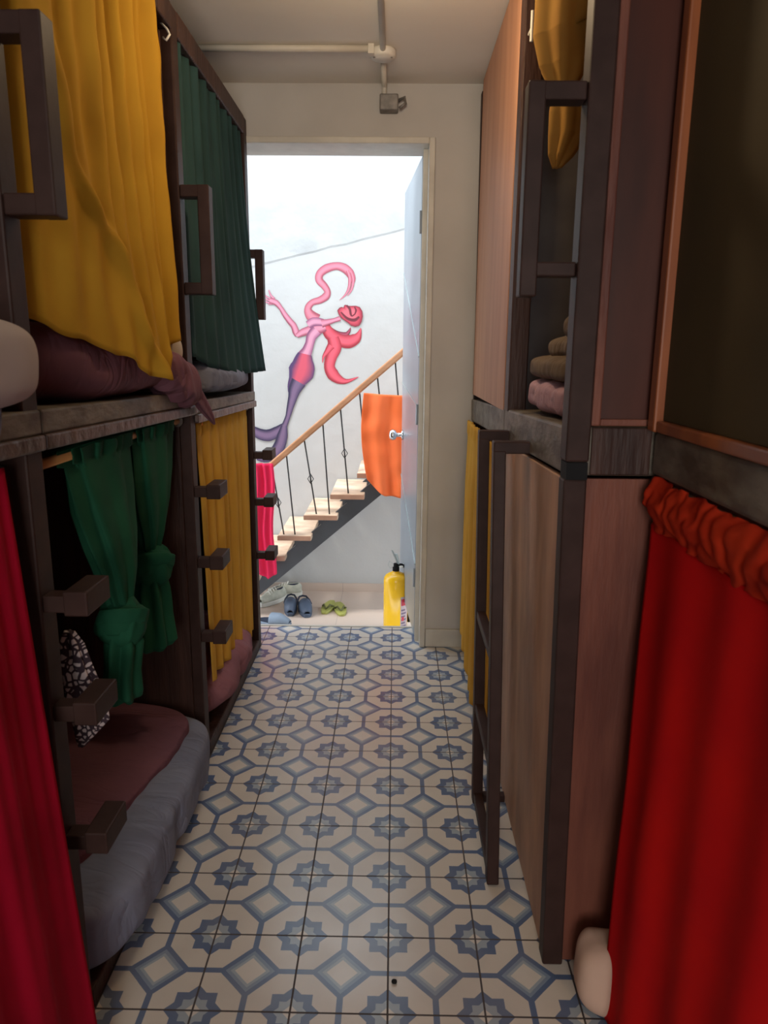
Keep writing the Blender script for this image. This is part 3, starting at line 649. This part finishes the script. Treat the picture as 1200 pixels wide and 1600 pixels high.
def knotted(name, label, m, top, knot, tail, seed, k=8, group='curtains of the bunks'):
    T = thing('privacy_curtain', label, 'curtain', (knot[0][0], knot[0][1], tail[-1][2]), group)
    link('gathered_drape', wrap(spline(top, 60), 150, .11, k, seed, .12, pk=14), m, T, smooth=True)
    kb = B()
    # knot: a fat band wound diagonally round the bundle
    (cx, cy, cz, rx, rz_) = knot[0]
    def kf(s, t):
        th = 2*math.pi*s; ph = 2*math.pi*t
        rr = .42+.06*math.sin(3*ph+th)
        R1 = 1; px = math.cos(th)*(R1+rr*math.cos(ph)); py = math.sin(th)*(R1+rr*math.cos(ph)); pz = 1.75*rr*math.sin(ph)+.50*math.cos(th+.9)+.10*math.sin(5*ph+2*th)
        n_ = 1+.06*nz(px*2+seed, py*2, pz*2)
        return (cx+rx*.72*px*n_, cy+rx*.72*py*n_, cz+rz_*.72*pz)
    link('knot', grid(kf, 64, 40), m, T, smooth=True)
    link('knot_core', soft((cx, cy, cz), (rx*1.7, rx*1.7, rz_*2.1), 2.4, .006, (30, 30, 10), 16, seed=seed), m, T, smooth=True)
    link('tail', wrap(spline(tail, 30), 80, .20, 6, seed+3), m, T, smooth=True)
    return T
knotted('g1', 'bottle green curtain knotted low, nearer of the two in the middle lower bunk', 'green',
    [(-.634, 1.545, 1.132, .022, .165), (-.634, 1.545, 1.105, .020, .165), (-.628, 1.545, 1.00, .030, .145), (-.615, 1.535, .92, .034, .110), (-.605, 1.525, .84, .032, .068), (-.60, 1.515, .775, .025, .035)],
    [(-.598, 1.510, .735, .056, .052)], [(-.598, 1.51, .72, .028, .035), (-.598, 1.51, .68, .036, .046), (-.60, 1.50, .62, .034, .048), (-.605, 1.50, .57, .040, .052), (-.60, 1.51, .553, .030, .042)], 1)
knotted('g2', 'bottle green curtain knotted higher, farther of the two in the middle lower bunk', 'green',
    [(-.634, 1.89, 1.130, .022, .155), (-.634, 1.89, 1.103, .020, .155), (-.640, 1.89, 1.00, .030, .135), (-.648, 1.895, .92, .034, .10), (-.655, 1.90, .84, .030, .060), (-.66, 1.90, .79, .024, .035)],
    [(-.662, 1.905, .745, .062, .056)], [(-.662, 1.905, .73, .028, .035), (-.662, 1.90, .68, .038, .050), (-.665, 1.90, .60, .042, .060), (-.66, 1.90, .525, .046, .064), (-.66, 1.90, .512, .036, .052)], 5)

# --- bedding, left
def sag(w):
    w = w.copy(); w.z += .012*math.sin(w.y*6); return w
tag(link('mattress', soft((-1.28, 1.672, .128), (1.47, .905, .168), 7, .010, (2, 16, 6), 44, seed=2, wr2=.008, ws2=(6, 9, 6)), 'bluegrey', smooth=True, sub=1), 'mattress in a blue grey sheet on the middle lower bunk, bulging over its edge', 'mattress')
tag(link('folded_duvet', soft((-1.13, 1.700, .224), (1.00, .76, .052), 6, .008, (5, 9, 9), 44, seed=5, wr2=.012, ws2=(5, 7, 5), bend=lambda w: Vector((w.x+.03*math.sin(w.y*5), w.y, w.z-.018*max(0, (w.x-.3)*3)))), 'plum', smooth=True, sub=1), 'plum cover spread over the blue grey mattress of the middle lower bunk', 'blanket')
T = thing('bandana', 'black and white paisley bandana hanging beside the step of the near left post', 'bandana', (-.62, 1.30, .55))
link('cloth', wrap(spline([(-.640, 1.345, .775, .010, .008), (-.638, 1.345, .75, .022, .012), (-.628, 1.34, .69, .030, .014), (-.62, 1.34, .64, .036, .016), (-.610, 1.335, .59, .034, .014), (-.622, 1.335, .555, .018, .010), (-.63, 1.335, .53, .006, .004)], 40), 64, .22, 5, 3), 'bandana', T, smooth=True)
tag(link('rumpled_blanket', soft((-.835, 2.60, .150), (.54, .80, .205), 2.7, .012, (4, 11, 8), 40, seed=8, wr2=.012, ws2=(8, 8, 8)), 'plum2', smooth=True, sub=1), 'light plum blanket bulging out under the straight yellow curtain at far left', 'blanket')
def pend(w):
    w = w.copy(); f = keys(w.y, [(-.46, 1.0), (0, .86), (.46, .55)]); w.z = (w.z+.09)*f-.09; return w
P = thing('rumpled_blanket', 'plum blanket lying along the upper middle bunk with one corner hanging down', 'blanket', (-.85, 1.72, 1.19))
link('blanket_body', soft((-.868, 1.675, 1.300), (.56, .89, .185), 3.2, .008, (3, 6, 7), 44, seed=11, wr2=.010, ws2=(5, 7, 9), bend=pend), 'plum', P, smooth=True, sub=1)
link('blanket_folds', soft((-.598, 2.00, 1.238), (.095, .27, .125), 2.4, .012, (10, 22, 10), 30, seed=4, bend=lambda w: Vector((w.x, w.y+.25*(-w.z), w.z-.18*w.y))), 'plum', P, smooth=True, sub=1)
link('hanging_corner', wrap(spline([(-.585, 2.06, 1.245, .012, .045), (-.572, 2.11, 1.20, .014, .055), (-.566, 2.17, 1.155, .012, .050), (-.562, 2.225, 1.12, .008, .030), (-.56, 2.26, 1.095, .003, .006)], 30), 48, .2, 5, 2), 'plum', P, smooth=True)
tag(link('pillow', soft((-.80, 2.035, 1.322), (.42, .18, .15), 2.6, .004, (5, 5, 5), 20, seed=3), 'offwhite', smooth=True, sub=1), 'off white pillow tucked behind the big yellow curtain on the plum blanket', 'pillow')
tag(link('mattress', soft((-1.28, 2.635, 1.222), (1.43, .86, .105), 4, .010, (3, 22, 7), 44, seed=6, wr2=.006, ws2=(8, 14, 8), bend=lambda w: Vector((w.x, w.y, w.z+(.035 if w.z > 0 else 0)*keys(w.y, [(-.43, 1), (-.1, 0)])))), 'bluegrey', smooth=True, sub=1), 'mattress in a wrinkled blue grey sheet under the dark green curtain', 'mattress')
tag(link('mattress', soft((-1.20, .68, 1.225), (1.34, .86, .095), 6, .008, (4, 8, 6), 30, seed=9, wr2=.006), 'bluegrey', smooth=True, sub=1), 'mattress edge in blue grey sheet under the pale pillow at near left', 'mattress')
tag(link('pillow', soft((-.705, .885, 1.300), (.39, .50, .135), 4.5, .005, (5, 5, 5), 20, seed=1), 'palegrey', smooth=True, sub=1), 'pale pillow on the nearest upper bunk at the left edge', 'pillow')

# ------------------------------------------------------------------ right row of bunks
QX = .345
def dz(y): return (1.4-y)*.034          # the deck dips slightly towards the door
def deck(bm, x0, x1, y0, y1, z0, z1):
    for v in box(bm, x0, x1, y0, y1, z0, z1): v.co.z += dz(v.co.y)
def lean(T):
    for ch in T.children:
        for v in ch.data.vertices: v.co.x -= .020*min(v.co.z, 1.12)/1.1
RA = thing('bunk_bed', 'far right bunk bed, upper berth closed by a wood panel and yellow curtain below', 'bunk bed', (QX+.5, 2.65, 0), 'bunk beds along the right wall')
link('post', bx(QX-.004, QX+.04, 3.075, 3.112, 0, 2.30), 'steel', RA, bevel=.003)
g = B(); deck(g, QX, 2.3, 2.172, 3.112, 1.094, 1.186); link('deck', g, 'slab', RA, bevel=.006)
link('front_panel', bx(QX, QX+.016, 2.20, 3.074, 1.150, 2.338), 'ply', RA, bevel=.002)
link('base', bx(QX, 2.3, 2.21, 3.07, 0, .07), 'wood_dark', RA)
link('back_panel', bx(2.3, 2.32, 2.172, 3.112, 0, 2.3), 'wood_dark', RA)
link('end_panel', bx(QX+.05, 2.3, 3.09, 3.105, .071, 1.03), 'wood_dark', RA)
RB = thing('bunk_bed', 'near right bunk bed, closed lower front of worn plywood and open upper berth', 'bunk bed', (QX+.5, 1.77, 0), 'bunk beds along the right wall')
link('post', bx(QX-.004, QX+.040, 1.360, 1.405, 0, 1.088), 'steel', RB, bevel=.004)
link('post', bx(QX-.004, QX+.040, 1.353, 1.405, 1.122, 2.343), 'steel', RB, bevel=.004)
link('post', bx(QX-.002, QX+.05, 2.10, 2.17, 1.155, 2.338), 'wood_dark', RB, bevel=.004)
g = B(); deck(g, QX, 2.3, 1.362, 2.170, 1.094, 1.186); link('deck', g, 'slab', RB, bevel=.006)
fp = B()
for v in box(fp, QX, QX+.016, 1.406, 2.170, .006, 1.085):
    if v.co.z > .5: v.co.z += dz(v.co.y)
link('front_panel', fp, 'ply_worn', RB, bevel=.002)
link('side_panel', bx(QX+.041, 2.3, 1.372, 1.386, .004, 1.088), 'wood_red', RB)
link('side_panel', bx(QX+.041, 2.3, 1.372, 1.386, 1.189, 2.343), 'wood_deep', RB)
link('side_trim', bx(QX+.041, QX+.058, 1.360, 1.371, 1.189, 2.343), 'wood_red', RB, bevel=.003)
link('side_trim', bx(QX+.059, .495, 1.364, 1.371, 1.189, 1.202), 'wood_red', RB, bevel=.002)
link('partition', bx(QX+.051, 2.3, 2.13, 2.145, 1.16, 2.338), 'dark_in', RB)
link('partition', bx(QX+.02, 2.3, 2.175, 2.19, .071, 1.06), 'wood_dark', RB)
link('back_panel', bx(2.3, 2.32, 1.362, 2.170, 0, 2.338), 'dark_in', RB)
g = B(); box(g, .242, QX-.0045, 1.362, 1.402, 1.742, 1.772); box(g, .262, QX-.0045, 1.365, 1.400, 1.455, 1.480); box(g, .2415, .272, 1.3615, 1.4025, 1.42, 1.7725)
gh = link('grab_handle', g, 'steel', RB, bevel=.003)
g = B(); tube(g, [(QX+.01, 2.095, 2.12), (QX+.01, 2.06, 2.12)], .004); tube(g, [(QX+.01, 2.06, 2.09), (QX+.01, 2.06, 2.16)], .004); link('curtain_peg', g, 'pvc_white', RB)
link('deck_end', bx(QX+.043, .499, 1.3555, 1.3615, 1.098, 1.1865), 'wood_dark', RB, bevel=.002)
link('steel_stub', bx(QX-.002, QX+.038, 1.3535, 1.40, 1.0885, 1.121), 'black', RB)

RC = thing('bunk_bed', 'nearest right bunk bed set back, dark panel above and scarlet curtain below', 'bunk bed', (1.0, .7, 0), 'bunk beds along the right wall')
link('deck', bx(.480, 2.3, -.3, 1.351, 1.102, 1.182), 'slab', RC, bevel=.008)
link('corner_post', bx(.466, .486, 1.318, 1.352, 1.183, 2.343), 'orange_wood', RC, bevel=.004)
link('frame_strip', bx(.470, .486, -.3, 1.317, 1.183, 1.204), 'orange_wood', RC, bevel=.004)
link('upper_panel', bx(.482, .498, -.3, 1.317, 1.205, 2.343), 'panel_green', RC)
link('back_panel', bx(2.3, 2.32, -.3, 1.355, 0, 2.343), 'wood_dark', RC)
link('end_panel', bx(.52, 2.3, -.3, -.285, 0, 2.343), 'wood_dark', RC)
link('base', bx(.53, 2.3, -.28, 1.35, 0, .06), 'wood_dark', RC)

lean(RA); lean(RB)
# rod and scarlet curtain
t = thing('curtain_rod', 'white curtain rod under the deck carrying the scarlet curtain', 'curtain rod', (.497, .6, 1.062))
g = B(); tube(g, [(.493, -.25, 1.085), (.493, 1.352, 1.085)], .008, 14); link('pole', g, 'pvc_white', t, smooth=True)
g = B(); tube(g, [(.493, 1.330, 1.085), (.493, 1.350, 1.085)], .016, 14); link('end_cup', g, 'steel', t, smooth=True)
RCU = thing('privacy_curtain', 'bright scarlet curtain with a gathered heading at the right edge', 'curtain', (.48, .7, 0), 'curtains of the bunks')
def rx_(z): return keys(z, [(0, .432), (1.06, .486)])
def rc(s, t):
    z = lerp(1.01, .012, t); y = lerp(1.335, -.22, s)-.10*t*(1-s)**2
    x = lerp(.486, .438, t)+(.006+.006*t)*folds(s, 8, 2)+.004*nz(s*8, t*3)
    return (x, y, z)
link('curtain_body', grid(rc, 220, 60), 'red', RCU, smooth=True, solid=.002)
def rh(s, t):
    z = lerp(1.098, 1.005, t)+.008*nz(s*24, t*2)+.006*nz(s*50, 3); y = lerp(1.338, -.22, s)
    r = .016*math.sin(math.pi*min(1, t*1.1))
    return (.488-r-.007*abs(math.sin(s*95+2.5*nz(s*30, t*2)+t*2.5))-.005*nz(s*36, t*5), y, z)
link('gathered_heading', grid(rh, 420, 30), 'red_head', RCU, smooth=True, solid=.002)
# yellow curtain of the far lower right bunk
def yr(s, t):
    y = lerp(2.22, 3.06, s); y = lerp(y, lerp(2.22, 3.02, s), t); z = lerp(1.045, keys(s, [(0, .03), (.6, .03), (.75, .10), (1, .13)]), t)
    am = keys(t, [(0, .006), (.08, .006), (.3, .015), (1, .016)])
    return (.309+.006*t-.012*s*t+am*folds(s, 7, 9)+.004*(t < .06)*math.sin(110*s), y, z)
tag(link('privacy_curtain', grid(yr, 150, 60), 'yellow2', smooth=True, solid=.002), 'yellow curtain behind the ladder in the far lower bunk on the right', 'curtain', 'curtains of the bunks')
# knotted amber curtain in the open upper berth
T = knotted('y3', 'amber yellow curtain tied up in a bunch at the top of the open upper berth', 'amber',
    [(.385, 1.80, 2.30, .050, .060), (.375, 1.80, 2.20, .066, .07), (.368, 1.80, 2.09, .070, .075), (.366, 1.80, 2.00, .066, .07), (.366, 1.80, 1.94, .050, .05), (.368, 1.80, 1.895, .026, .03)],
    [(.405, 1.77, 2.03, .046, .060)], [(.372, 1.80, 1.90, .025, .03), (.388, 1.80, 1.85, .044, .04), (.385, 1.80, 1.80, .040, .04), (.372, 1.80, 1.76, .026, .03), (.364, 1.80, 1.735, .010, .012)], 9, k=6)

# bedding in the open upper berth
tag(link('mattress', soft((.98, 1.745, 1.219), (1.26, .70, .088), 5, .009, (3, 20, 8), 40, seed=14, wr2=.008, ws2=(9, 14, 9)), 'lilac', smooth=True, sub=1), 'lilac covered mattress in the open upper berth on the right', 'mattress')
BL = thing('folded_blanket', 'taupe brown blanket folded in a heap on the lilac mattress', 'blanket', (.6, 1.7, 1.25))
link('fold', soft((.60, 1.775, 1.285), (.50, .58, .062), 4, .008, (5, 9, 9), 26, seed=21), 'taupe', BL, smooth=True, sub=1)
link('fold', soft((.61, 1.73, 1.333), (.46, .46, .062), 3.5, .010, (6, 9, 9), 26, seed=23), 'taupe', BL, smooth=True, sub=1)
link('fold', soft((.60, 1.66, 1.380), (.42, .34, .080), 2.8, .012, (7, 9, 9), 26, seed=27), 'taupe', BL, smooth=True, sub=1)

# ladder
LD = thing('bunk_ladder', 'dark steel ladder leaning on the right bunks with hooks over the deck', 'ladder', (.26, 1.8, 0))
for (a, b_, c_) in (((.263, 1.62, .0), (.254, 1.76, 1.088), .345), ((.262, 1.96, .0), (.256, 2.085, 1.080), .345)):
    g = B(); bar(g, a, b_, .030, .040, upv=(0, 1, 0)); link('rail', g, 'steel', LD, bevel=.003)
    g = B(); box(g, b_[0]-.015, c_-.0015, b_[1]-.018, b_[1]+.022, b_[2]-.005, b_[2]+.024); link('hook', g, 'steel', LD, bevel=.003)
for z in (.010, .283, .56, .82):
    if z == .82: continue
    ya = lerp(1.62, 1.76, z/1.088); yb = lerp(1.96, 2.085, z/1.088); g = B()
    bar(g, (.2625-.008*z, ya+.015, z+.015), (.262-.006*z, yb-.015, z+.015), .026, .022); link('rung', g, 'steel', LD, bevel=.002)
g = B(); box(g, .277, .344, 1.875, 1.90, .03, .055); link('standoff', bx(.277, .3445, 1.955, 1.98, .0, .02), 'steel', LD)
g.free()
# cushion on the floor
tag(link('floor_cushion', soft((.462, 1.275, .076), (.15, .11, .148), 3.6, .006, (7, 7, 7), 20, seed=2, wr2=.01, ws2=(10, 10, 10)), 'beige', smooth=True, sub=1), 'beige cushion on the floor poking out beside the scarlet curtain', 'cushion')
tag(link('pebble', soft((.0135, 1.305, .004), (.012, .010, .008), 2.5, 0, cuts=6), 'black', smooth=True), 'tiny black speck of debris on the floor tiles near the front', 'debris')
